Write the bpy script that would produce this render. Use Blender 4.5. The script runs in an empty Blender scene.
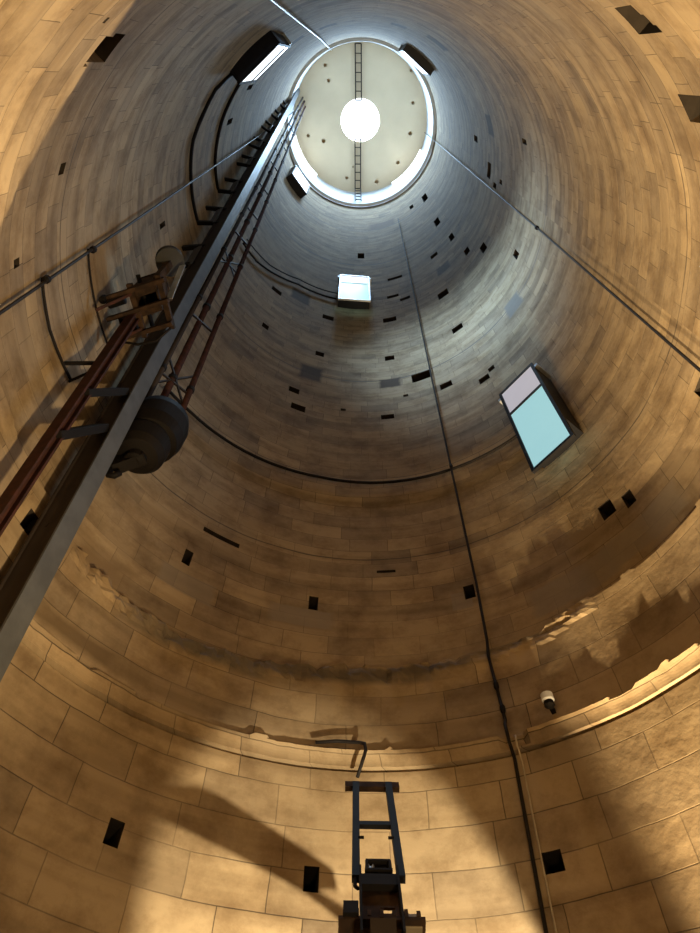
import bpy, bmesh, math, random
from math import sin, cos, radians, degrees, pi, hypot, atan2, sqrt
from mathutils import Vector, Matrix, noise
random.seed(7)
SC = bpy.context.scene
COL = SC.collection
R = 4.0            # inner radius of the tower
TOP = 46.6         # underside of the ceiling disc
CAMP = Vector((-0.248, -2.832, 1.6))

# ------------------------------------------------------------------ materials
def mat(name, col, rough=0.7, metal=0.0, var=0.25, scale=6.0, emis=None, estr=0.0, bump=0.0, col2=None):
    m = bpy.data.materials.new(name); m.use_nodes = True
    nt = m.node_tree; b = nt.nodes['Principled BSDF']
    b.inputs['Roughness'].default_value = rough; b.inputs['Metallic'].default_value = metal
    if max(col) < .2: b.inputs['Specular IOR Level'].default_value = .18
    n = nt.nodes.new('ShaderNodeTexNoise'); n.inputs['Scale'].default_value = scale; n.inputs['Detail'].default_value = 5
    tc = nt.nodes.new('ShaderNodeTexCoord'); nt.links.new(tc.outputs['Object'], n.inputs['Vector'])
    r = nt.nodes.new('ShaderNodeValToRGB'); nt.links.new(n.outputs['Fac'], r.inputs['Fac'])
    c2 = col2 or tuple(c * (1 - var) for c in col)
    r.color_ramp.elements[0].position = 0.35; r.color_ramp.elements[0].color = (*c2, 1)
    r.color_ramp.elements[1].position = 0.65; r.color_ramp.elements[1].color = (*col, 1)
    nt.links.new(r.outputs['Color'], b.inputs['Base Color'])
    if emis:
        b.inputs['Emission Color'].default_value = (*emis, 1); b.inputs['Emission Strength'].default_value = estr
    if bump:
        bp = nt.nodes.new('ShaderNodeBump'); bp.inputs['Strength'].default_value = bump; bp.inputs['Distance'].default_value = 0.02
        nt.links.new(n.outputs['Fac'], bp.inputs['Height']); nt.links.new(bp.outputs['Normal'], b.inputs['Normal'])
    return m

def stone_material():
    m = bpy.data.materials.new('sandstone_blocks'); m.use_nodes = True
    nt = m.node_tree; N = nt.nodes; L = nt.links
    b = N['Principled BSDF']; b.inputs['Roughness'].default_value = 0.85
    b.inputs['Specular IOR Level'].default_value = 0.25
    uv = N.new('ShaderNodeUVMap'); uv.uv_map = 'UVMap'
    # a little wobble so that the joints are not ruler straight
    nz = N.new('ShaderNodeTexNoise'); nz.inputs['Scale'].default_value = 0.9; nz.inputs['Detail'].default_value = 4
    L.new(uv.outputs['UV'], nz.inputs['Vector'])
    ms = N.new('ShaderNodeVectorMath'); ms.operation = 'SUBTRACT'; ms.inputs[1].default_value = (0.5, 0.5, 0.5)
    L.new(nz.outputs['Color'], ms.inputs[0])
    sc = N.new('ShaderNodeVectorMath'); sc.operation = 'SCALE'; sc.inputs['Scale'].default_value = 0.07
    L.new(ms.outputs[0], sc.inputs[0])
    ad = N.new('ShaderNodeVectorMath'); ad.operation = 'ADD'
    L.new(uv.outputs['UV'], ad.inputs[0]); L.new(sc.outputs[0], ad.inputs[1])
    br = N.new('ShaderNodeTexBrick')
    br.offset = 0.43; br.squash = 1.35; br.squash_frequency = 3
    br.inputs['Scale'].default_value = 1.0
    br.inputs['Brick Width'].default_value = 0.78; br.inputs['Row Height'].default_value = 0.40
    br.inputs['Mortar Size'].default_value = 0.007; br.inputs['Mortar Smooth'].default_value = 0.6
    br.inputs['Bias'].default_value = 0.0
    br.inputs['Color1'].default_value = (0.43, 0.325, 0.195, 1)
    br.inputs['Color2'].default_value = (0.245, 0.188, 0.125, 1)
    br.inputs['Mortar'].default_value = (0.10, 0.075, 0.05, 1)
    uvb = N.new('ShaderNodeUVMap'); uvb.uv_map = 'BrickUV'
    adb = N.new('ShaderNodeVectorMath'); adb.operation = 'ADD'
    L.new(uvb.outputs['UV'], adb.inputs[0]); L.new(sc.outputs[0], adb.inputs[1])
    L.new(adb.outputs[0], br.inputs['Vector'])
    # joints fade in and out: mix brick colour towards plain stone where the render is flush
    n2 = N.new('ShaderNodeTexNoise'); n2.inputs['Scale'].default_value = 0.55; n2.inputs['Detail'].default_value = 6
    L.new(uv.outputs['UV'], n2.inputs['Vector'])
    r2 = N.new('ShaderNodeValToRGB'); r2.color_ramp.elements[0].position = 0.38; r2.color_ramp.elements[1].position = 0.62
    r2.color_ramp.elements[0].color = (0.05, 0.05, 0.05, 1); r2.color_ramp.elements[1].color = (0.65, 0.65, 0.65, 1)
    L.new(n2.outputs['Fac'], r2.inputs['Fac'])
    mx = N.new('ShaderNodeMix'); mx.data_type = 'RGBA'
    L.new(r2.outputs['Color'], mx.inputs['Factor']); mx.inputs['B'].default_value = (0.345, 0.262, 0.158, 1)
    L.new(br.outputs['Color'], mx.inputs['A'])
    # blotches: brown damp patches and pale lime
    n3 = N.new('ShaderNodeTexNoise'); n3.inputs['Scale'].default_value = 1.6; n3.inputs['Detail'].default_value = 9; n3.inputs['Roughness'].default_value = 0.68
    L.new(uv.outputs['UV'], n3.inputs['Vector'])
    r3 = N.new('ShaderNodeValToRGB')
    r3.color_ramp.elements[0].position = 0.36; r3.color_ramp.elements[0].color = (0.60, 0.55, 0.50, 1)
    r3.color_ramp.elements[1].position = 0.56; r3.color_ramp.elements[1].color = (1, 1, 1, 1)
    L.new(n3.outputs['Fac'], r3.inputs['Fac'])
    m2 = N.new('ShaderNodeMix'); m2.data_type = 'RGBA'; m2.blend_type = 'MULTIPLY'; m2.inputs['Factor'].default_value = 0.9
    L.new(mx.outputs['Result'], m2.inputs['A']); L.new(r3.outputs['Color'], m2.inputs['B'])
    # horizontal weather streaks along the courses
    mp = N.new('ShaderNodeMapping'); mp.inputs['Scale'].default_value = (0.16, 2.6, 1)
    L.new(uv.outputs['UV'], mp.inputs['Vector'])
    n4 = N.new('ShaderNodeTexNoise'); n4.inputs['Scale'].default_value = 1.0; n4.inputs['Detail'].default_value = 5
    L.new(mp.outputs[0], n4.inputs['Vector'])
    r4 = N.new('ShaderNodeValToRGB')
    r4.color_ramp.elements[0].position = 0.36; r4.color_ramp.elements[0].color = (0.66, 0.63, 0.60, 1)
    r4.color_ramp.elements[1].position = 0.52; r4.color_ramp.elements[1].color = (1, 1, 1, 1)
    L.new(n4.outputs['Fac'], r4.inputs['Fac'])
    m3 = N.new('ShaderNodeMix'); m3.data_type = 'RGBA'; m3.blend_type = 'MULTIPLY'; m3.inputs['Factor'].default_value = 0.8
    L.new(m2.outputs['Result'], m3.inputs['A']); L.new(r4.outputs['Color'], m3.inputs['B'])
    # stained and repaired patches of the masonry, each with its own outline
    last = m3.outputs['Result']
    sep = N.new('ShaderNodeSeparateXYZ'); L.new(ad.outputs[0], sep.inputs[0])
    nsb = N.new('ShaderNodeTexNoise'); nsb.inputs['Scale'].default_value = 3.0; nsb.inputs['Detail'].default_value = 5
    L.new(uv.outputs['UV'], nsb.inputs['Vector'])
    def box_patch(az, z, w, h, colr, last, soft=0.12):
        u = radians(az % 360) * R
        def axis(outp, c, half):
            s = N.new('ShaderNodeMath'); s.operation = 'SUBTRACT'; L.new(outp, s.inputs[0]); s.inputs[1].default_value = c
            a = N.new('ShaderNodeMath'); a.operation = 'ABSOLUTE'; L.new(s.outputs[0], a.inputs[0])
            d = N.new('ShaderNodeMath'); d.operation = 'DIVIDE'; L.new(a.outputs[0], d.inputs[0]); d.inputs[1].default_value = half
            return d.outputs[0]
        mxm = N.new('ShaderNodeMath'); mxm.operation = 'MAXIMUM'
        L.new(axis(sep.outputs['X'], u, w / 2), mxm.inputs[0]); L.new(axis(sep.outputs['Y'], z, h / 2), mxm.inputs[1])
        ns = N.new('ShaderNodeMath'); ns.operation = 'MULTIPLY_ADD'; L.new(nsb.outputs['Fac'], ns.inputs[0])
        ns.inputs[1].default_value = 1.0 if soft > 0.2 else 0.35; L.new(mxm.outputs[0], ns.inputs[2])
        mr = N.new('ShaderNodeMapRange'); L.new(ns.outputs[0], mr.inputs['Value'])
        top = 1.0 + (0.5 if soft > 0.2 else 0.17)
        mr.inputs['From Min'].default_value = top - soft; mr.inputs['From Max'].default_value = top + soft
        mr.inputs['To Min'].default_value = .72 if colr[0] > .2 else .92; mr.inputs['To Max'].default_value = 0
        mm = N.new('ShaderNodeMix'); mm.data_type = 'RGBA'; L.new(mr.outputs[0], mm.inputs['Factor'])
        L.new(last, mm.inputs['A']); mm.inputs['B'].default_value = (*colr, 1)
        return mm.outputs['Result']
    dk = (0.06, 0.042, 0.028); br_ = (0.19, 0.13, 0.07); pale = (0.42, 0.36, 0.27); gy = (0.25, 0.21, 0.16)
    for p in [(180, 10.2, 30, .025, (.09,.07,.05), .3), (180, 17.4, 30, .05, (.13,.11,.09), .3), (180, 12.7, 30, .02, (.14,.11,.08), .3), (180, 29, 30, .10, (.13,.12,.11), .3), (180, 35.5, 30, .12, (.13,.12,.11), .3),
              (119.4, 23.0, .62, 1.0, dk, .15), (109.4, 17.4, .55, .8, dk, .15), (81, 17.2, .5, .5, dk, .15), (48.5, 24.5, .5, .8, dk, .15),
              (-19.1, 24.3, .6, .9, dk, .12), (-106.6, 26.5, .55, 1.1, dk, .12), (-75, 26.4, .5, 1.0, dk, .12), (-120.9, 25.7, .5, 1.0, dk, .12),
              (-100.7, 19.0, .7, .9, br_, .12), (-69.6, 18.4, .7, .8, br_, .12), (-58.2, 25, .7, 1.2, dk, .12), (-115.8, 17.4, .8, .5, br_, .12),
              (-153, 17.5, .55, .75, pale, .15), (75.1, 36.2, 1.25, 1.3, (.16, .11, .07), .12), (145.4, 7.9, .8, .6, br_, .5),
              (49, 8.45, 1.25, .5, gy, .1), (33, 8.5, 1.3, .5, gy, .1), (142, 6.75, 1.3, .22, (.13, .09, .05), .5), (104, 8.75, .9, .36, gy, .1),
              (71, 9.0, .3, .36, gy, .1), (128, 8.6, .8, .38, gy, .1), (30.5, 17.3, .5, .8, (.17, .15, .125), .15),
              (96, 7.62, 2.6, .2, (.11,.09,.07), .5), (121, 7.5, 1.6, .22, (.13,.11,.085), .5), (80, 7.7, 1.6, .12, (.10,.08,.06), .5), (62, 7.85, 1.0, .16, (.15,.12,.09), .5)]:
        last = box_patch(p[0], p[1], p[2], p[3], p[4], last, p[5])
    L.new(last, b.inputs['Base Color'])
    # relief
    n5 = N.new('ShaderNodeTexNoise'); n5.inputs['Scale'].default_value = 7; n5.inputs['Detail'].default_value = 8
    L.new(uv.outputs['UV'], n5.inputs['Vector'])
    hh = N.new('ShaderNodeMath'); hh.operation = 'MULTIPLY_ADD'
    L.new(br.outputs['Fac'], hh.inputs[0]); hh.inputs[1].default_value = -0.3; L.new(n5.outputs['Fac'], hh.inputs[2])
    bp = N.new('ShaderNodeBump'); bp.inputs['Strength'].default_value = 0.45; bp.inputs['Distance'].default_value = 0.02
    L.new(hh.outputs[0], bp.inputs['Height']); L.new(bp.outputs['Normal'], b.inputs['Normal'])
    return m

M = dict(
    stone=stone_material(),
    floor=mat('floor_stone', (0.34, 0.27, 0.18), 0.9, scale=2, bump=0.3),
    holedark=mat('dark_packed_mortar', (0.035, 0.027, 0.02), 0.95, scale=9),  # shade inside the wall holes, put into a dark colour
    plaster=mat('cream_plaster', (0.62, 0.50, 0.33), 0.9, var=0.10, scale=0.7),
    white=mat('white_render', (0.62, 0.64, 0.66), 0.8, var=0.15, scale=1.5),
    steel=mat('dark_painted_steel', (0.035, 0.026, 0.021), 0.6, 0.1, scale=3),
    flange=mat('grey_painted_steel', (0.10, 0.105, 0.115), 0.5, 0.2, scale=4),
    rust=mat('rusty_steel', (0.06, 0.022, 0.016), 0.75, 0.1, scale=8, col2=(0.03, 0.014, 0.011)),
    rustwood=mat('rusty_brown_steel', (0.06, 0.034, 0.019), 0.8, 0.0, scale=8, col2=(0.022, 0.014, 0.01)),
    black=mat('black_frame', (0.012, 0.012, 0.015), 0.45, 0.2),
    iron=mat('black_iron', (0.009, 0.007, 0.006), 0.7, 0.1, scale=5),
    blue_steel=mat('blue_grey_steel', (0.013, 0.016, 0.022), 0.6, 0.1, scale=5),
    cable=mat('black_cable', (0.014, 0.011, 0.01), 0.7),
    wire=mat('galvanised_rope', (0.03, 0.026, 0.024), 0.5, 0.2, scale=20),
    wirelight=mat('pale_cable', (0.42, 0.36, 0.26), 0.6),
    alu=mat('zinc_sheet', (0.55, 0.60, 0.66), 0.4, 0.7),
    greydisc=mat('grey_drum_face', (0.06, 0.06, 0.056), 0.6, 0.2),
    beige=mat('beige_sheet_metal', (0.30, 0.24, 0.15), 0.6, 0.2),
    pane_blue=mat('lit_blue_glass', (0.12, 0.20, 0.22), 0.15, var=0.05, emis=(0.36, 0.66, 0.70), estr=0.9),
    pane_grey=mat('lit_pale_glass', (0.25, 0.25, 0.26), 0.15, var=0.05, emis=(0.56, 0.54, 0.60), estr=0.75),
    pane_white=mat('lit_white_glass', (0.8, 0.8, 0.8), 0.2, var=0.02, emis=(0.85, 0.93, 1.0), estr=1.5),
)

# ------------------------------------------------------------------ mesh helpers
class MB:
    """collects shapes in world space and links them as one mesh object"""
    def __init__(s): s.bm = bmesh.new()
    def box(s, c, size, ax=None):
        """box at c, size (x,y,z), optional axes matrix (3 column vectors)"""
        A = ax or (Vector((1, 0, 0)), Vector((0, 1, 0)), Vector((0, 0, 1)))
        c = Vector(c); vs = []
        for dz in (-.5, .5):
            for dx, dy in ((-.5, -.5), (.5, -.5), (.5, .5), (-.5, .5)):
                vs.append(s.bm.verts.new(c + A[0] * dx * size[0] + A[1] * dy * size[1] + A[2] * dz * size[2]))
        for f in ((3, 2, 1, 0), (4, 5, 6, 7), (0, 1, 5, 4), (1, 2, 6, 5), (2, 3, 7, 6), (3, 0, 4, 7)):
            s.bm.faces.new([vs[i] for i in f])
        return s
    def beam(s, a, b, w, h, side=None):
        """rectangular bar from a to b; w along `side`, h across"""
        a = Vector(a); b = Vector(b); z = (b - a); ln = z.length; z = z / ln
        sd = Vector(side) if side else (Vector((0, 0, 1)) if abs(z.z) < .9 else Vector((1, 0, 0)))
        x = (sd - z * sd.dot(z)).normalized(); y = z.cross(x)
        return s.box((a + b) / 2, (w, h, ln), (x, y, z))
    def ibeam(s, a, b, w, h, t, side):
        a = Vector(a); b = Vector(b); z = (b - a).normalized(); sd = Vector(side)
        x = (sd - z * sd.dot(z)).normalized(); y = z.cross(x)
        for k in (-1, 1): s.beam(a + y * k * (h - t) / 2, b + y * k * (h - t) / 2, w, t, x)
        return s.beam(a, b, t, h, x)
    def tube(s, pts, r, n=8, cap=True):
        pts = [Vector(p) for p in pts]; rings = []
        prev = None
        for i, p in enumerate(pts):
            t = (pts[min(i + 1, len(pts) - 1)] - pts[max(i - 1, 0)]).normalized()
            if prev is None:
                u = t.orthogonal().normalized()
            else:
                u = (prev - t * prev.dot(t)).normalized()
            prev = u; v = t.cross(u)
            rings.append([s.bm.verts.new(p + (u * cos(2 * pi * k / n) + v * sin(2 * pi * k / n)) * r) for k in range(n)])
        for a, b in zip(rings, rings[1:]):
            for k in range(n): 
                f = s.bm.faces.new((a[k], a[(k + 1) % n], b[(k + 1) % n], b[k])); f.smooth = True
        if cap:
            s.bm.faces.new(rings[0][::-1]); s.bm.faces.new(rings[-1])
        return s
    def lathe(s, base, prof, ax=(0, 0, 1), n=32):
        base = Vector(base); z = Vector(ax).normalized(); u = z.orthogonal().normalized(); v = z.cross(u); rings = []
        for r, h in prof:
            rings.append([s.bm.verts.new(base + z * h + (u * cos(2 * pi * k / n) + v * sin(2 * pi * k / n)) * max(r, .001)) for k in range(n)])
        for a, b in zip(rings, rings[1:]):
            for k in range(n):
                s.bm.faces.new((a[k], a[(k + 1) % n], b[(k + 1) % n], b[k]))
        s.bm.faces.new(rings[0][::-1]); s.bm.faces.new(rings[-1])
        return s
    def prism(s, poly, off):
        a = [s.bm.verts.new(Vector(p)) for p in poly]; b = [s.bm.verts.new(Vector(p) + Vector(off)) for p in poly]
        s.bm.faces.new(a); s.bm.faces.new(b[::-1]); n = len(poly)
        for k in range(n): s.bm.faces.new((a[k], b[k], b[(k + 1) % n], a[(k + 1) % n]))
        return s
    def build(s, name, m, parent=None, bevel=0.0):
        bmesh.ops.recalc_face_normals(s.bm, faces=s.bm.faces)
        base = Vector((0, 0, 0))
        p = parent
        while p: base += p.location; p = p.parent
        if parent is None:
            # origin at the foot of the shape
            zs = min(v.co.z for v in s.bm.verts); n = len(s.bm.verts)
            base = Vector((sum(v.co.x for v in s.bm.verts) / n, sum(v.co.y for v in s.bm.verts) / n, zs))
        bmesh.ops.translate(s.bm, verts=s.bm.verts, vec=-base)
        me = bpy.data.meshes.new(name); s.bm.to_mesh(me); s.bm.free()
        me.materials.append(M[m] if isinstance(m, str) else m)
        o = bpy.data.objects.new(name, me); COL.objects.link(o)
        if parent: o.parent = parent
        else: o.location = base
        if bevel:
            bv = o.modifiers.new('bevel', 'BEVEL'); bv.width = bevel; bv.segments = 2; bv.limit_method = 'ANGLE'
        return o

def tag(o, label=None, cat=None, group=None, kind=None):
    if label: o['label'] = label
    if cat: o['category'] = cat
    if group: o['group'] = group
    if kind: o['kind'] = kind
    return o
def empty(name, loc, label=None, cat=None, group=None, kind=None):
    o = bpy.data.objects.new(name, None); COL.objects.link(o); o.location = loc; o.empty_display_size = .2
    return tag(o, label, cat, group, kind)
def wp(az, z, r=R):
    a = radians(az); return Vector((r * cos(a), r * sin(a), z))
def interp(tab, x):
    for (a, b), (c, d) in zip(tab, tab[1:]):
        if a <= x <= c: return b + (d - b) * (x - a) / (c - a)
    return tab[-1][1]
def wallpath(pts, r=R - 0.03, step=3.0):
    """points along the wall through (azimuth, height) way points"""
    out = []
    for (a0, z0), (a1, z1) in zip(pts, pts[1:]):
        n = max(1, int(max(abs(a1 - a0) / step, abs(z1 - z0) / 3.0)))
        for k in range(n): out.append(wp(a0 + (a1 - a0) * k / n, z0 + (z1 - z0) * k / n, r))
    out.append(wp(*pts[-1], r)); return out

# ------------------------------------------------------------------ the round wall
# height of the broken vault springing, above which the wall steps back
ZB = [(-180, 8.20), (-160, 8.45), (-151, 8.70), (-142, 9.02), (-124, 9.30), (-100, 9.3), (-70, 9.0), (-40, 8.6), (-10, 8.1), (21, 7.95), (50, 7.95),
      (64, 7.84), (84, 7.8), (97, 7.78), (112, 7.66), (124, 7.6), (140, 7.7), (160, 8.0), (180, 8.2)]
def relief(az, z):
    """inward projection of the masonry in metres"""
    nb = noise.noise(Vector((az * 0.14, z * 1.3, 1.7))); nf = noise.noise(Vector((az * 0.5, z * 4.0, 5.1)))
    o = 0.0
    if z < 6.27: o += 0.02
    elif z < 6.31: o += -0.03
    ta = 6.50 + 0.05 * nb
    if 6.31 <= z < ta:
        t = (z - 6.31) / 0.19; o += 0.05 + 0.06 * t * t + 0.012 * nf
        if 63 < az < 68 and z > 6.36: o -= 0.08
    zb = interp(ZB, az) + 0.06 * nb + 0.02 * nf
    if ta <= z < zb: o += 0.02 + 0.012 * nb
    if zb - 0.22 < z < zb and 45 < az < 150: o += 0.02 + (0.075 if az > 72 else 0.03) * noise.noise(Vector((az * .8, z * 7.0, 3.3))) - 0.02 * (1 if noise.noise(Vector((az * .25, z * 7, 9))) > .1 else 0)
    if z >= zb: o += -(0.03 + 0.09 * max(0, min(1, (az + 5) / 25)) * max(0, min(1, (165 - az) / 15)))
    if z > 41.6: o += 0.06
    o += 0.008 * nb
    return o
zs = [-0.05, 1, 2, 3, 4, 5, 5.6, 6.0, 6.2, 6.265, 6.275, 6.305, 6.315]
z = 6.34
while z < 6.66: zs.append(z); z += 0.03
while z < 9.6: zs.append(z); z += 0.05
z = 9.7
while z < 41.5: zs.append(z); z += 0.6
zs += [41.57, 41.63, 42.2, 43, 44, 45, 46, TOP + 0.1]
NA = 360
bm = bmesh.new(); rows = []
for z in zs:
    rows.append([bm.verts.new(wp(-180 + 360.0 * k / NA, z, R - relief(-180 + 360.0 * k / NA, z))) for k in range(NA)])
outer_b = [bm.verts.new(wp(-180 + 360.0 * k / NA, zs[0], R + 1.2)) for k in range(NA)]
outer_t = [bm.verts.new(wp(-180 + 360.0 * k / NA, zs[-1], R + 1.2)) for k in range(NA)]
allr = rows + [outer_t, outer_b, rows[0]]
for a, b in zip(allr, allr[1:]):
    for k in range(NA):
        bm.faces.new((a[k], a[(k + 1) % NA], b[(k + 1) % NA], b[k]))
bmesh.ops.recalc_face_normals(bm, faces=bm.faces)
me = bpy.data.meshes.new('wall_round'); bm.to_mesh(me); bm.free()
wall = bpy.data.objects.new('wall_round', me); COL.objects.link(wall)

def cutter(boxes):
    c = MB()
    for az, z, w, h, d in boxes:
        a = radians(az); n = Vector((cos(a), sin(a), 0)); t = Vector((-sin(a), cos(a), 0))
        c.box(wp(az, z, R + d / 2 - .15), (d + .3, w, h), (n, t, Vector((0, 0, 1))))
    return c.build('cut', 'stone')
HOLES = [(-133.1, 9.34, .36, .75), (-53.5, 9.2, .36, .62), (-38.4, 9.2, .32, .6), (158.0, 7.45, .24, .30), (35.9, 9.29, .22, .30), (31.2, 9.15, .16, .28),
         (126.1, 5.09, .15, .24), (98.0, 5.09, .15, .24), (64.2, 5.1, .19, .20), (128.2, 9.1, .13, .30), (100.6, 9.08, .14, .28), (67.9, 9.13, .16, .28),
         (7.1, 9.14, .2, .26), (-166.7, 8.95, .10, .14), (-141.1, 9.12, .08, .08), (-154.2, 9.95, .14, .16)]
SMALL = [(89.1, 30.56, .28, .9), (71.7, 26.42, .55, .3), (74.2, 24.31, .4, .28), (68.7, 23.68, .35, .26), (129.3, 22.07, .35, .34), (104.3, 22.02, .36, .38),
         (77.1, 22.0, .42, .40), (51.7, 22.19, .36, .55), (40.0, 30.34, .25, 1.1), (36.9, 26.73, .2, .8), (33.8, 23.82, .2, .6), (26.8, 22.4, .22, .7),
         (18.0, 19.12, .16, .5), (40.0, 36.18, .28, 1.5), (51.2, 18.97, .32, .35), (105.9, 18.85, .24, .3), (79.0, 18.85, .26, .3), (128.8, 18.87, .2, .3),
         (112.9, 16.09, .26, .26), (110.6, 15.29, .34, .28), (61.2, 16.12, .3, .28), (49.0, 15.37, .26, .25), (81.7, 15.34, .30, .22), (45.7, 15.58, .16, .2),
         (49.1, 26.61, .3, .4), (-19.0, 19.45, .13, .5), (-9.6, 27.69, .2, .8), (0.9, 22.85, .12, .4), (-159.3, 22.53, .16, .9), (-146.5, 24.01, .16, 1.0),
         (68.6, 17.15, .50, .46), (0, 24.9, .45, .6), (4, 23.7, .15, .5), (51.0, 36.89, .2, .8), (-179.0, 15.31, .1, .4), (75, 16.3, .12, .12), (96, 15.7, .12, .12),
         (122.6, 9.87, .62, .10), (-128, 8.6, .07, .07), (85, 9.9, .3, .06)]
# window openings (azimuth, bottom, top, width)
WINS = [(37.9, 11.1, 13.3, .86), (93.2, 23.3, 25.5, 1.05), (-130.0, 18.5, 21.2, 1.22), (-53.0, 33.9, 37.2, 1.5), (143.5, 36.8, 39.6, 1.2)]
boxes = [(a, z, w, h, .9) for a, z, w, h in HOLES] + [(a, z, w, h, .6) for a, z, w, h in SMALL]
boxes += [(a, (b + t) / 2, w - .2, t - b - .25, .6) for a, b, t, w in WINS]
cut = cutter(boxes)
md = wall.modifiers.new('holes', 'BOOLEAN'); md.operation = 'DIFFERENCE'; md.object = cut; md.solver = 'EXACT'
dg = bpy.context.evaluated_depsgraph_get()
newme = bpy.data.meshes.new_from_object(wall.evaluated_get(dg), depsgraph=dg)
wall.modifiers.clear(); wall.data = newme; newme.name = 'wall_round'
bpy.data.objects.remove(cut)
# uv from the wall's own azimuth and height
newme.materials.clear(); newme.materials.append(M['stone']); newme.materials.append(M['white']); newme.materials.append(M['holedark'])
uvl = newme.uv_layers.new(name='UVMap'); uvb = newme.uv_layers.new(name='BrickUV')
uvl = newme.uv_layers['UVMap']; uvb = newme.uv_layers['BrickUV']
for p in newme.polygons:
    c = p.center; ca = atan2(c.y, c.x)
    p.material_index = 1 if c.z > 41.6 and hypot(c.x, c.y) < R + .1 else 0
    if R + .14 < hypot(c.x, c.y) < R + 1.1 and 0 < c.z < 41: p.material_index = 2  # cut interiors take the painted shade
    for li in p.loop_indices:
        v = newme.vertices[newme.loops[li].vertex_index].co
        a = atan2(v.y, v.x); 
        if a - ca > pi: a -= 2 * pi
        if a - ca < -pi: a += 2 * pi
        if ca < 0: a += 2 * pi
        uu = a * R + (hypot(v.x, v.y) - R) * .7
        uvl.data[li].uv = (uu, v.z)
        # smaller blocks above the vault scar
        uvb.data[li].uv = (uu * 1.25, v.z * 1.22 + .1) if c.z > 7.72 else (uu * .97, v.z * .93)
tag(wall, 'tall round tower wall of ochre sandstone blocks with putlog holes', 'wall', kind='structure')

fl = MB().lathe((0, 0, -0.3), [(R + .05, 0), (R + .05, .3)], n=96).build('floor', 'floor')
tag(fl, 'stone floor at the foot of the tower', 'floor', kind='structure')

# ------------------------------------------------------------------ ceiling disc with oculus
OR = 1.16
bm = bmesh.new(); n = 96
prof = [(R + .3, TOP), (OR, TOP), (OR, TOP + .5), (R + .3, TOP + .5)]
rg = [[bm.verts.new((r * cos(2 * pi * k / n), r * sin(2 * pi * k / n), z)) for k in range(n)] for r, z in prof]
for a, b in zip(rg, rg[1:] + rg[:1]):
    for k in range(n): bm.faces.new((a[k], a[(k + 1) % n], b[(k + 1) % n], b[k]))
bmesh.ops.recalc_face_normals(bm, faces=bm.faces)
me = bpy.data.meshes.new('ceiling'); bm.to_mesh(me); bm.free()
ceil = bpy.data.objects.new('ceiling', me); COL.objects.link(ceil)
c = MB()
for x, y, r in [(-1.89, -2.03, .10), (-2.09, -2.8, .10), (3.09, -.96, .10), (3.04, .66, .12), (2.38, 2.29, .11), (1.11, 3.39, .13), (-.76, 3.2, .10),
                (-2.2, 1.16, .12), (-3.13, .88, .10), (-.38, 2.56, .06), (2.87, -2.6, .08)]:
    c.lathe((x, y, TOP - .1), [(r, 0), (r, .5)], n=12)
cut = c.build('cut', 'stone')
md = ceil.modifiers.new('holes', 'BOOLEAN'); md.operation = 'DIFFERENCE'; md.object = cut; md.solver = 'EXACT'
dg = bpy.context.evaluated_depsgraph_get()
nm = bpy.data.meshes.new_from_object(ceil.evaluated_get(dg), depsgraph=dg)
ceil.modifiers.clear(); ceil.data = nm; nm.name = 'ceiling'; nm.materials.clear(); nm.materials.append(M['plaster'])
bpy.data.objects.remove(cut)
tag(ceil, 'cream plastered ceiling disc with a round oculus and small dark holes', 'ceiling', kind='structure')

# cornice rings near the top
def ring(name, z, prot, h, m, label):
    bm = bmesh.new(); n = 120
    pr = [(R + .02, z), (R - prot, z + h * .3), (R - prot, z + h), (R + .02, z + h)]
    rg = [[bm.verts.new((r * cos(2 * pi * k / n), r * sin(2 * pi * k / n), zz)) for k in range(n)] for r, zz in pr]
    for a, b in zip(rg, rg[1:] + rg[:1]):
        for k in range(n): bm.faces.new((a[k], a[(k + 1) % n], b[(k + 1) % n], b[k]))
    bmesh.ops.recalc_face_normals(bm, faces=bm.faces)
    me = bpy.data.meshes.new(name); bm.to_mesh(me); bm.free(); me.materials.append(M[m])
    o = bpy.data.objects.new(name, me); COL.objects.link(o)
    return tag(o, label, 'trim', kind='structure')
ring('trim_1', 41.45, .13, .22, 'white', 'pale stone string course ringing the shaft below the ceiling')

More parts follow.
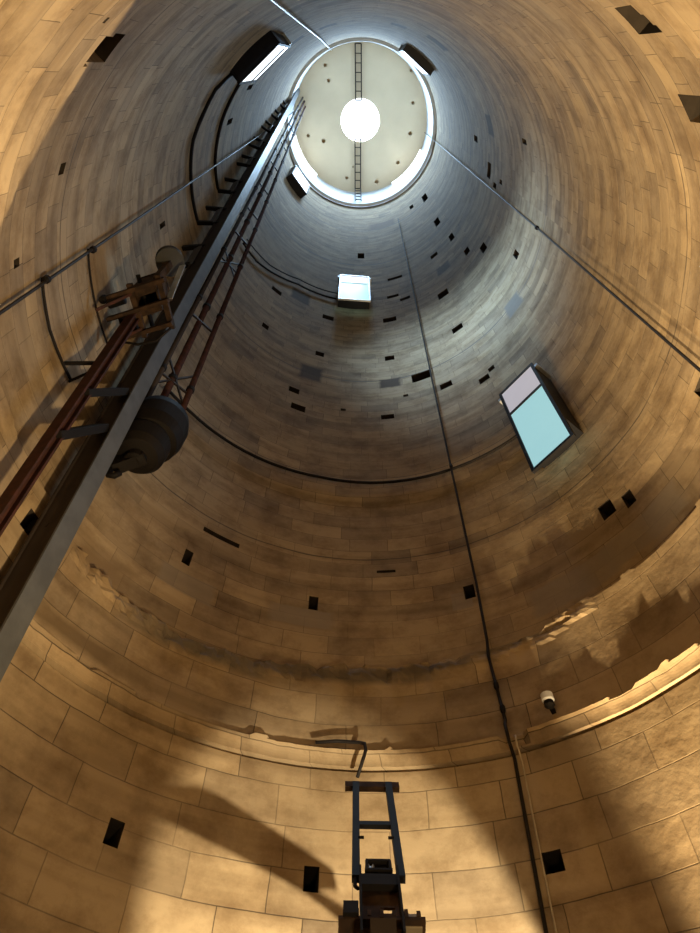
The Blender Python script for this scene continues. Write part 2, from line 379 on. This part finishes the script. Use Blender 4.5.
# ------------------------------------------------------------------ windows
WL = ['large lit window box with blue lower pane low on the right wall',
      'lit window box with blue pane in the middle of the far wall',
      'black window box with a narrow lit pane high on the left behind the rail',
      'black window box at upper right edge of the ceiling disc',
      'small white lit window box at lower left of the ceiling disc']
for i, (az, zb, zt, w) in enumerate(WINS):
    a = radians(az); nrm = Vector((-cos(a), -sin(a), 0)); t = Vector((-sin(a), cos(a), 0)); Z = Vector((0, 0, 1))
    big = i in (0, 1)
    fr = R - (.34 if big else .27)                                # radius of the glazed front
    drop = .62 if big else .12                  # the front sash hangs below the box
    o = empty('window_%d' % (i + 1), wp(az, zb, R - .02), WL[i], 'window', kind='structure')
    # casing: four sides from the wall to the front
    cs = MB(); dm = (R + .25 - fr); mid = (R + .25 + fr) / 2
    def at(u, r, z): return Vector((cos(a) * r, sin(a) * r, z)) + t * u
    for sx in (-1, 1): cs.box(at(sx * (w / 2 - .03), mid, (zb + zt) / 2), (.05, dm, zt - zb), (t, nrm, Z))
    for zz in (zb + .03, zt - .03): cs.box(at(0, mid, zz), (w - .1, dm, .05), (t, nrm, Z))
    cs.build('casing', 'black', o)
    f0, f1 = zb - drop, zt + .02
    mz = f0 + (f1 - f0) * .68
    fm = MB()
    for sx in (-1, 1): fm.box(at(sx * (w / 2 - .03), fr - .03, (f0 + f1) / 2), (.055, .06, f1 - f0), (t, nrm, Z))
    for zz in (f0 + .03, mz, f1 - .03): fm.box(at(0, fr - .03, zz), (w - .115, .06, .06), (t, nrm, Z))
    fo = fm.build('frame', 'black' if i in (0,) else 'blue_steel' if i > 1 else 'alu', o)
    lo = MB().box(at(0, fr - .03, (f0 + .06 + mz - .03) / 2), (w - .12, .02, mz - f0 - .09), (t, nrm, Z)).build('lower_pane', 'pane_blue' if big else 'pane_white', fo)
    up = MB().box(at(0, fr - .03, (mz + .03 + f1 - .06) / 2), (w - .12, .02, f1 - mz - .09), (t, nrm, Z)).build('upper_pane', 'pane_grey' if big else 'pane_white', fo)
    hb = MB()
    for sx in (-1, 1): hb.box(at(sx * (w / 2 + .03), (R + fr) / 2, zt - .12), (.06, R - fr + .06, .09), (t, nrm, Z))
    hb.build('hanger', 'alu', o)
    # daylight that falls in through this window
    ld = bpy.data.lights.new('window_daylight_%d' % (i + 1), 'AREA'); ld.shape = 'RECTANGLE'; ld.size = w * .85; ld.size_y = (f1 - f0) * .85
    ld.energy = (60, 45, 240, 15, 10)[i]; ld.color = (0.45, 0.70, 1.0); ld.spread = radians((110, 140, 62, 110, 110)[i])
    lo_ = bpy.data.objects.new('window_daylight_%d' % (i + 1), ld); COL.objects.link(lo_)
    lo_.location = at(0, fr - .09, (f0 + f1) / 2)
    lo_.rotation_euler = ((wp(38, 16.6) - at(0, fr, zb)).normalized() if i == 2 else nrm).to_track_quat('-Z', 'Z').to_euler()
# added glowing strips, standing in for sky-lit arcs of the white band
for i, (a0, a1) in enumerate([(131, 168), (22, 59)]):
    bm = bmesh.new(); n = 20; prof = [(R - .10, 43.6), (R - .10, 46.0), (R + .02, 46.0), (R + .02, 43.6)]
    g = [[bm.verts.new(wp(a0 + (a1 - a0) * k / n, z, r)) for r, z in prof] for k in range(n + 1)]
    for p, q in zip(g, g[1:]):
        for k in range(4): bm.faces.new((p[k], p[(k + 1) % 4], q[(k + 1) % 4], q[k]))
    bm.faces.new(g[0][::-1]); bm.faces.new(g[-1]); bmesh.ops.recalc_face_normals(bm, faces=bm.faces)
    me = bpy.data.meshes.new('window'); bm.to_mesh(me); bm.free(); me.materials.append(M['pane_white'])
    o = bpy.data.objects.new('window_%d' % (6 + i), me); COL.objects.link(o)
    tag(o, ['bright curved gallery light at the left under the ceiling', 'bright curved gallery light at the right under the ceiling'][i], 'window', kind='structure')

# ------------------------------------------------------------------ ropes and cables
def rope(name, pts, r, m, label, cat, knots=(), group=None, kr=2.4):
    if knots:
        o = empty(name, pts[0], label, cat, group)
        MB().tube(pts, r).build('strand', m, o)
        for k in knots:
            kk = Vector(k); MB().lathe(kk - Vector((0, 0, .06)), [(r, 0), (r * kr, .03), (r * kr, .09), (r, .12)], n=10).build('clip', 'iron', o)
    else:
        o = MB().tube(pts, r).build(name, m); tag(o, label, cat, group)
    return o
rr = R + .02
def vert(az0, z0, az1, z1, r, n=24):
    return [wp(az0 + (az1 - az0) * k / n, z0 + (z1 - z0) * k / n, r) for k in range(n + 1)]
rope('wall_rope', vert(-171.2, 2, -171.6, 12, 3.93) + vert(-171.7, 12.5, -174.0, 46.4, 3.93), .020, 'wire', 'thin dark rope climbing the left wall past the rusty platform', 'rope',
     [wp(-171.25, 9.5, 3.93), wp(-171.7, 11.13, 3.93)])
rope('wall_rope', vert(2.9, 2, 4.2, 17.5, 3.93) + vert(4.3, 18, 8.5, 46.4, 3.93), .02, 'wire', 'thin dark rope climbing the right wall above the large window', 'rope',
     [wp(4.2, 17.5, 3.93)])
rope('wall_rope', vert(-112, 2, -113.5, 30, 3.93) + vert(-113.6, 30.5, -116, 46.4, 3.93), .022, 'alu', 'pale rope crossing the top of the photograph above the left window box', 'rope')
rope('conduit', [wp(67.4, 4.0, 3.94), wp(66.1, 6.2, 3.94), wp(66.1, 6.33, 3.82), wp(66.15, 6.55, 3.82), wp(66.2, 6.7, 3.94), wp(66.6, 7.67, 3.93), wp(66.2, 7.95, 3.93)]
     + vert(65.9, 9, 65.0, 16.5, 3.98) + vert(64.9, 17, 62, 35.6, 3.98), .020, 'cable', 'long dark conduit running up the far wall right of centre', 'cable',
     [wp(66.4, 7.2, 3.93), wp(66.2, 6.85, 3.93), wp(65.4, 12.4, 3.98)], kr=1.6)
rope('conduit', vert(66.3, 3.6, 65.1, 6.15, 3.95, 8) + [wp(65.0, 6.3, 3.84), wp(64.9, 6.4, 3.83)], .010, 'wirelight', 'thin pale cable beside the dark conduit below the ledge', 'cable')
rr = R + .05
rope('ring_cable', wallpath([(44.5, 12.38), (88, 12.45), (102, 12.5), (141, 12.38), (150, 12.3)], rr), .03, 'cable', 'brown cable curving round the far wall from the large window', 'cable')
rope('ring_cable', wallpath([(168, 11.1), (188.3, 11.13)], R), .016, 'cable', 'thin cable on the left wall ending at the rusty platform', 'cable')
rope('ring_cable', wallpath([(168.8, 9.66), (179.4, 9.54), (188.7, 9.54)], R), .02, 'cable', 'thin cable on the left wall between the rope and the triangular bracket', 'cable')
rope('window_cable', wallpath([(221.2, 18.74), (215.7, 17.83), (209.3, 17.78), (200.4, 17.51), (187.8, 17.88), (174.5, 18.2)], R), .04, 'cable', 'outer black cable looping from the left window box to the rail arms', 'cable')
rope('window_cable', wallpath([(218.8, 21.06), (203.2, 20.79), (189.0, 20.84), (178.2, 21.16)], R), .045, 'cable', 'inner black cable looping from the left window box to the rail arms', 'cable')
rope('window_cable', wallpath([(153, 22.42), (143.5, 21.95+.6), (121, 23.85), (101.5, 23.93)], rr), .03, 'cable', 'lower of two cables running from the rails to the middle window', 'cable')
rope('window_cable', wallpath([(152.5, 23.1), (137, 23.5), (121.1, 24.43), (101.3, 24.57)], rr), .02, 'cable', 'upper of two cables running from the rails to the middle window', 'cable')
rope('ledge_cable', [wp(98.7, 6.55, 3.90), wp(95, 6.58, 3.88), wp(91.2, 6.56, 3.86), wp(90.4, 6.52, 3.82), wp(90.2, 6.42, 3.80), wp(90.7, 6.3, 3.8), wp(91.6, 6.12, 3.86)], .02, 'cable',
     'black cable hanging from the ledge above the ladder head', 'cable')

# ------------------------------------------------------------------ the leaning rails on the left
DR = Vector((-.0089, -.0765, 1.0))
def on(p0, z): return Vector(p0) + DR * z
L1 = Vector((-3.147, 2.12, 0))                       # far inner edge of the big girder
nin = Vector((.97, -.26, 0)).normalized(); tan = Vector((.26, .97, 0)).normalized()
gc = L1 - tan * .12 - nin * .15                      # girder centre line
g = empty('girder', on(gc, 0), 'heavy dark steel girder leaning up the left wall, pale on its inner face', 'girder')
MB().beam(on(gc, 0) - nin * .02, on(gc, TOP - .03), .27, .20, nin).build('web', 'steel', g)
MB().beam(on(gc + nin * .145, 0), on(gc + nin * .145, TOP - .03), .024, .26, nin).build('inner_flange', 'flange', g)
MB().beam(on(gc - nin * .155, 0), on(gc - nin * .155, TOP - .03), .024, .26, nin).build('outer_flange', 'steel', g)
def onp(pr, z):
    a, b = pr; return a.lerp(b, (z - a.z) / (b.z - a.z))
def pipe(p0, z0, z1, r, m, label):
    o = empty('guide_rail', onp(p0, z0), label, 'rail')
    MB().tube([onp(p0, z0), onp(p0, z1)], r, 12).build('pipe', m, o)
    z = z0 + 1.2
    while z < z1 - 1:
        MB().lathe(onp(p0, z), [(r, 0), (r * 1.35, .02), (r * 1.35, .10), (r, .12)], p0[1] - p0[0], 12).build('collar', 'iron', o); z += 3.1
    return o
PL1b = (Vector((-3.35, 1.55, 10.8)), Vector((-3.42, -1.12, 46.4)))
PL2 = (Vector((-3.21, 1.74, 10.85)), Vector((-3.33, -.92, 46.4)))
PL3 = (Vector((-2.93, 1.93, 10.9)), Vector((-3.28, -.66, 46.4)))
pipe(PL1b, 10.55, TOP - .02, .05, 'steel', 'thin dark rail close beside the heavy girder, ending in the bell')
pipe(PL2, 10.55, TOP - .02, .062, 'rust', 'middle dark rail rising from the black bell')
pipe(PL3, 10.55, TOP - .02, .052, 'rust', 'right-hand dark rail rising from the rim of the black bell')
# cross ties between the two right-hand rails
tl = ['lowest', 'second lowest', 'third lowest', 'fourth lowest', 'fifth lowest', 'sixth lowest', 'seventh lowest', 'eighth lowest', 'ninth lowest', 'uppermost']
for i, z in enumerate([11.75, 14.1, 17.6, 19.6, 22.0, 25, 28.5, 32.5, 37, 42]):
    if i in (0, 2):
        o = empty('cross_brace', onp(PL2, z), tl[i] + ' cross bracing between the thin rails' + (', just above the bell' if i == 0 else ''), 'brace', 'ties between the rails')
        MB().beam(onp(PL1b, z - .45), onp(PL3, z + .55), .03, .03).build('diagonal', 'steel', o)
        MB().beam(onp(PL1b, z + .5), onp(PL3, z - .5), .03, .03).build('diagonal', 'steel', o)
        MB().beam(onp(PL1b, z - .1), onp(PL3, z - .1), .035, .035).build('tie', 'steel', o)
    else:
        o = MB().beam(onp(PL1b, z), onp(PL3, z), .05, .04).build('rail_tie', 'steel')
        tag(o, tl[i] + ' small steel tie across the thin rails', 'tie', 'ties between the rails')
# two pale tags on the middle rail
# arms between wall and girder: pairs at regular height
ARMS = [(169.8, 15.15, 171.3, 16.35), (174.0, 18.14, 175.8, 19.36), (177.7, 21.16, 179.7, 22.38), (181.6, 24.68, 183.3, 25.77), (186.3, 27.41, 187.8, 28.7),
        (191.0, 30.88, 192.6, 32.1), (194.6, 34.06, 196.2, 35.3), (198.1, 37.42, 199.6, 38.6)]
al = ['lowest pair of dark steel arms fixing the girder, just above the platform', 'second pair of girder arms from the bottom, met by the outer loop of cable',
      'third pair of girder arms from the bottom, met by the inner loop of cable', 'fourth pair of dark girder arms from the bottom', 'fifth pair of dark girder arms from the bottom',
      'sixth pair of dark girder arms from the bottom', 'seventh pair of girder arms, second from the top', 'topmost pair of girder arms below the ceiling']
for i, (a0, z0, a1, z1) in enumerate(ARMS):
    o = empty('wall_bracket', wp(a0, z0, R + .1), al[i], 'bracket', 'arms between the girder and the wall')
    for a, z in ((a0, z0), (a1, z1)):
        MB().beam(wp(a, z, R + .14), on(gc, z + .8) , .10, .09).build('arm', 'iron', o)
    p = wp(a0, z0, R).lerp(on(gc, z0 + .8), .55); q = wp(a1, z1, R).lerp(on(gc, z1 + .8), .55)
    MB().beam(p, q, .16, .02, nin).build('plate', 'flange', o)

# ------------------------------------------------------------------ lower left rail, triangular bracket, struts
LL = Vector((-3.414, 1.30, 0))
lr = MB().ibeam(on(LL, 0), on(LL, 11.25), .15, .13, .03, nin).build('support_post', 'rust')
tag(lr, 'rust red steel post left of the girder carrying the platform', 'post')
tb = empty('triangle_bracket', on(LL, 9.66), 'thin triangular iron bracket on the left wall at the support post', 'bracket')
MB().beam(wp(172.3, 9.70, R + .12), on(LL, 9.75), .05, .04).build('upper_bar', 'iron', tb)
MB().beam(wp(168.5, 9.66, R + .12), on(LL, 9.62), .035, .03).build('lower_bar', 'iron', tb)
MB().beam(wp(172.3, 9.70, R + .06), wp(168.5, 9.66, R + .06), .04, .03).build('wall_bar', 'iron', tb)
for lab, z, k in (('dark strut joining post and girder below the bell', 8.0, 0), ('dark strut joining post and girder beside the bell', 8.95, 1)):
    o = MB().beam(on(LL, z), on(LL, z).lerp(on(gc, z + 1.45), .8), .17, .10).build('strut', 'iron'); tag(o, lab, 'strut')
# foot block on the girder's wall side
o = MB().beam(wp(156.5, 7.45, R + .05), on(gc, 7.40), .22, .2).build('anchor_block', 'iron'); tag(o, 'dark anchor block between girder and wall above the ledge', 'bracket')

# ------------------------------------------------------------------ black bell / drum at the foot of the thin rails
bc = Vector((-3.10, 1.80, 0))
bl = empty('counterweight', (bc.x, bc.y, 9.0), 'big black rounded drum hanging at the foot of the thin rails', 'counterweight')
MB().lathe((bc.x, bc.y, 9.85), [(.25, 0), (.38, .05), (.43, .25), (.44, .55), (.41, .72), (.33, .85), (.15, .88)], n=40).build('upper_drum', 'iron', bl, .01)
MB().lathe((bc.x - .05, bc.y - .02, 9.4), [(.12, 0), (.28, .04), (.35, .15), (.37, .40), (.33, .52)], n=40).build('lower_drum', 'iron', bl, .01)
MB().lathe((bc.x - .05, bc.y - .02, 9.27), [(.08, 0), (.14, .03), (.15, .22)], n=20).build('boss', 'iron', bl)
MB().beam((bc.x + .05, bc.y - .05, 9.45), (bc.x - .34, bc.y + .05, 9.3), .30, .16).build('arm', 'iron', bl)
MB().tube([(bc.x - .32, bc.y + .05, 9.3), (bc.x - .34, bc.y + .03, 9.12), (bc.x - .31, bc.y + .02, 9.02), (bc.x - .23, bc.y + .02, 9.0), (bc.x - .18, bc.y + .02, 9.08)], .045).build('hook', 'iron', bl)

# ------------------------------------------------------------------ rusty platform on the left wall
pz = 11.25
pf = empty('machine_platform', (-3.6, .55, pz), 'rusty iron platform with winch gear against the left wall', 'machine')
U = Vector((-.95, .31, 0)).normalized(); V = Vector((.14, .99, 0)).normalized(); Zv = Vector((0, 0, 1))
def pp(u, v, z): return Vector((-3.02, -.12, pz)) + U * u + V * v + Zv * z
for v in (.0, .30, .64): MB().beam(pp(-.05 + v * .1, v, 0), pp(.98, v, 0), .09, .06, Zv).build('joist', 'rustwood', pf)
for u in (.06, .52): MB().beam(pp(u, -.08, .08), pp(u, .74, .08), .08, .08, Zv).build('cross_beam', 'rustwood', pf)
gb = MB()
for u in (.16, .54): gb.box(pp(u, .22, .38), (.03, .44, .52), (U, V, Zv))
for v in (.01, .43): gb.box(pp(.35, v, .38), (.38, .03, .52), (U, V, Zv))
gb.box(pp(.35, .22, .65), (.44, .48, .03), (U, V, Zv)); gb.box(pp(.35, .10, .12), (.36, .10, .03), (U, V, Zv)); gb.box(pp(.35, .37, .12), (.36, .10, .03), (U, V, Zv))
gb.build('gear_housing', 'rustwood', pf, .006)
MB().lathe(pp(.10, -.06, .95), [(.06, -.10), (.22, -.08), (.22, -.05), (.16, -.04), (.16, .16), (.22, .17), (.22, .20), (.06, .22)], (U * .3 + Zv).normalized(), 32).build('drum', 'greydisc', pf)
MB().beam(pp(.10, -.02, .12), pp(.10, -.04, .9), .10, .10, U).build('drum_post', 'rustwood', pf)
MB().lathe(pp(.74, .46, .16), [(.05, -.10), (.13, -.09), (.13, .16), (.05, .18)], V, 20).build('motor', 'iron', pf)
MB().lathe(pp(.70, .10, .18), [(.04, 0), (.10, .01), (.10, .26), (.04, .28)], U, 16).build('motor', 'iron', pf)
MB().tube([pp(.45, -.12, .34), pp(.45, .72, .34)], .035).build('shaft', 'iron', pf)
MB().beam(pp(-.02, .30, .06), pp(-.14, .02, .75), .10, .015, U).build('zinc_flap', 'alu', pf)
for v in (.05, .58): MB().beam(pp(.50, v, -.02), pp(.95, v, -.36), .04, .04).build('knee_brace', 'rust', pf)
for v in (.0, .64): MB().lathe(pp(.93, v, -.10), [(.04, 0), (.06, .03), (.06, .12)], n=12).build('foot', 'iron', pf)
MB().tube([pp(.05, .70, -.02), pp(.3, .80, -.10), (pp(.6, .78, -.08)), pp(.9, .66, -.02)], .02).build('hose', 'cable', pf)

# ------------------------------------------------------------------ two small ladders under the ceiling
def ladder(y0, y1, label, drop=0, x0=-.20, x1=-.12):
    o = empty('ceiling_ladder', (x0, y0, TOP - .3), label, 'ladder')
    for s in (-.17, .17):
        pts = [(x0 + s, y0, TOP - .14), (x1 + s, y1, TOP - .14)]
        MB().beam(*pts, .07, .07).build('side_rail', 'steel', o)
        if drop: MB().beam((x1 + s, y1, TOP - .1), (x1 + s + .02, y1, TOP - drop), .07, .07).build('side_rail', 'steel', o)
    n = 6
    for k in range(n + 1):
        f = k / n; x = x0 + (x1 - x0) * f; y = y0 + (y1 - y0) * f
        MB().beam((x - .17, y, TOP - .14), (x + .17, y, TOP - .14), .06, .05).build('rung', 'steel', o)
    if drop:
        for k in range(1, 5): MB().beam((x1 - .17, y1, TOP - drop * k / 4.2), (x1 + .17, y1, TOP - drop * k / 4.2), .06, .06).build('rung', 'steel', o)
    return o
ladder(-3.88, -1.05, 'narrow steel ladder under the ceiling above the oculus')
ladder(1.0, 3.80, 'narrow steel ladder under the ceiling below the oculus, bent down the wall', 4.4, -.12, -.06)

# ------------------------------------------------------------------ leaning ladder head on a mast
AX = Vector((0, sin(radians(31)), cos(radians(31)))); NB = Vector((0, -cos(radians(31)), sin(radians(31)))); XX = Vector((1, 0, 0))
B0 = Vector((.008, 2.16, 4.19))
def bp_(x, u, n=0): return B0 + XX * x + AX * u + NB * n
mast = empty('mast', (B0.x, 1.75, 0), 'dark mast with a leaning ladder head standing before the far wall', 'mast')
hd = MB().box(bp_(0, 1.40, -.02), (.50, .05, .10), (XX, NB, AX)).build('head_bar', 'rustwood', mast)
for s in (-1, 1):
    MB().beam(bp_(s * .163, -.02), bp_(s * .150, 1.40), .058, .06, XX).build('side_rail', 'blue_steel', mast)
MB().box(bp_(0, .70), (.27, .04, .055), (XX, NB, AX)).build('rung', 'blue_steel', mast)
for s in (-1, 1): MB().tube([bp_(s * .14, .46, .03), bp_(s * .095, .46, .03)], .012).build('pin', 'iron', mast)
# body: a slotted channel
def plate_with_holes(w, u0, u1, holes, n, th):
    m = MB(); us = sorted(set([u0, u1] + [h[k] for h in holes for k in (2, 3)])); xs = sorted(set([-w / 2, w / 2] + [h[k] for h in holes for k in (0, 1)]))
    for a, b in zip(us, us[1:]):
        for c, d in zip(xs, xs[1:]):
            if any(h[0] <= (c + d) / 2 <= h[1] and h[2] <= (a + b) / 2 <= h[3] for h in holes): continue
            m.box(bp_((c + d) / 2, (a + b) / 2, n), (d - c + .0005, th, b - a + .0005), (XX, NB, AX))
    return m
plate_with_holes(.25, -.62, .06, [(.0, .10, -.37, -.31), (-.03, .07, -.13, -.10)], -.02, .02).build('body_plate', 'rustwood', mast)
for s in (-1, 1): MB().beam(bp_(s * .133, -.66, .03), bp_(s * .133, .02, .03), .016, .10, XX).build('cheek', 'iron', mast)
hb = MB(); hb.box(bp_(0, .10, .02), (.18, .10, .02), (XX, NB, AX)); hb.box(bp_(0, -.01, .02), (.2, .10, .02), (XX, NB, AX))
for s in (-1, 1): hb.box(bp_(s * .085, .045, .02), (.02, .10, .10), (XX, NB, AX))
hb.build('pulley_box', 'iron', mast)
MB().lathe(bp_(-.08, .045, .02), [(.03, 0), (.045, .01), (.03, .02), (.03, .03), (.045, .04), (.03, .05)], XX, 16).build('pulley', 'alu', mast)
MB().tube([bp_(-.17, .0, 0), bp_(-.17, -.12, .01), bp_(-.15, -.16, .02)], .014).build('hook', 'iron', mast)
MB().tube([bp_(.17, .0, 0), bp_(.16, -.05, .01)], .014).build('hook', 'iron', mast)
MB().box(bp_(0, -.12, .04), (.25, .05, .12), (XX, NB, AX)).build('cross_plate', 'iron', mast)
bx = MB(); bx.box(bp_(.20, -.46, -.04), (.12, .10, .13), (XX, NB, AX)); bx.build('junction_box', 'beige', mast, .006)
tr = MB(); tr.box(bp_(0, -.50, -.06), (.56, .22, .03), (XX, NB, AX))
for k in range(7): tr.box(bp_(-.24 + k * .08, -.46, .04), (.025, .03, .05 + .03 * (k % 2)), (XX, NB, AX))
tr.build('tray', 'rustwood', mast)
MB().box(bp_(-.2, -.44, .02), (.10, .12, .12), (XX, NB, AX)).build('clamp', 'iron', mast)
MB().beam((B0.x, 1.80, 0.02), (B0.x, 1.80, 3.72), .16, .16, XX).build('column', 'steel', mast)
MB().box((B0.x, 1.80, .03), (.7, .7, .06)).build('base_plate', 'steel', mast)

# ------------------------------------------------------------------ small fittings
sl = empty('wall_fitting', wp(58.2, 6.66, 3.93), 'small pale fitting on a bracket above the ledge right of the conduit', 'fitting')
MB().lathe(wp(58.2, 6.70, 3.86), [(.05, 0), (.07, .02), (.07, .10), (.03, .13)], n=20).build('dome', 'white', sl)
MB().lathe(wp(58.2, 6.62, 3.86), [(.03, 0), (.06, .03), (.055, .08)], n=20).build('lens_ring', 'iron', sl)
MB().beam(wp(58.2, 6.68, 3.86), wp(58.2, 6.64, 4.02), .06, .05).build('bracket', 'iron', sl)

# ------------------------------------------------------------------ lamps standing low in the shaft, and added fill lights
def lamp(name, loc, target, energy, angle, blend, col=(1.0, .73, .39), size=.12, label=''):
    ld = bpy.data.lights.new(name + '_light', 'SPOT'); ld.energy = energy; ld.spot_size = radians(angle); ld.spot_blend = blend
    ld.color = col; ld.shadow_soft_size = size
    lo = bpy.data.objects.new(name + '_light', ld); COL.objects.link(lo); lo.location = loc
    d = (Vector(target) - Vector(loc)).normalized(); lo.rotation_euler = d.to_track_quat('-Z', 'Y').to_euler()
    return lo
P1 = Vector((1.1, 1.9, 2.6))
lamp('front_floodlight', P1, wp(88, 3.8), 1450, 72, .22, col=(1, .82, .53), size=.02)
lamp('right_floodlight', wp(44, 1.0, 3.3), wp(21, 8.0, 3.7), 8200, 46, .6, size=.08)
lamp('back_floodlight', (1.4, 1.2, 1.0), wp(-138, 4.7), 6800, 45, .04, size=.03)
lamp('centre_floodlight', (-1.2, 1.0, 1.0), wp(-30, 10.0), 9500, 50, .9, size=.15)
lamp('left_floodlight', (1.6, -.4, 1.0), wp(178, 7.6), 2900, 50, .9, size=.2)  # added fill to brighten the left wall
lamp('low_fill_floodlight', (1.2, -1.5, 1.0), wp(112, 5.5), 420, 70, .9, size=.3)  # added fill for the lower far wall, no lamp known there

# unseen sheet, added and outlined to cast the slanting shadow on the far wall
def wpx(az, z): return wp(az, z, R - .02)
SH = [(112.7, 5.74), (94.8, 5.17), (94.2, 5.0), (97.5, 4.98), (91.6, 4.79), (93.2, 4.71), (98.7, 4.95), (122.0, 5.37), (124.3, 5.57), (115.7, 5.77)]
pts = [P1.lerp(wpx(a, z), .42) for a, z in SH]
gd = MB(); gd.prism(pts, Vector((.0, -.012, 0)))
gd.build('guard_sheet', 'steel', mast)

# daylight through the oculus
ld = bpy.data.lights.new('oculus_daylight', 'AREA'); ld.shape = 'DISK'; ld.size = OR * 1.98; ld.energy = 1750; ld.color = (.48, .73, 1.0)
lo = bpy.data.objects.new('oculus_daylight', ld); COL.objects.link(lo); lo.location = (0, 0, TOP + .3)

w = bpy.data.worlds.new('sky'); SC.world = w; w.use_nodes = True
w.node_tree.nodes['Background'].inputs['Color'].default_value = (.8, .9, 1, 1); w.node_tree.nodes['Background'].inputs['Strength'].default_value = 3

# ------------------------------------------------------------------ camera
cd = bpy.data.cameras.new('camera'); cam = bpy.data.objects.new('camera', cd); COL.objects.link(cam); SC.camera = cam
cd.sensor_fit = 'VERTICAL'; cd.sensor_height = 24; F = 668.0; cd.lens = F * 24 / 933; cd.clip_start = .05; cd.clip_end = 200
dx, dy = 357 - 350, 466.5 - 65
t = atan2(hypot(dx, dy), F); r = atan2(dx, dy)
fwd = Vector((0, sin(t), cos(t))); up0 = Vector((0, -cos(t), sin(t))); right0 = Vector((1, 0, 0))
# image right/up axes rolled by r
right = right0 * cos(r) + up0 * sin(r); up = -right0 * sin(r) + up0 * cos(r)
m3 = Matrix((right, up, -fwd)).transposed()
cam.matrix_world = Matrix.Translation(CAMP) @ m3.to_4x4()

SC.view_settings.view_transform = 'Standard'; SC.view_settings.look = 'None'; SC.view_settings.gamma = 1; SC.view_settings.use_curve_mapping = False
SC.view_settings.exposure = 0.0
SC.cycles.use_denoising = True
SC.cycles.max_bounces = 6
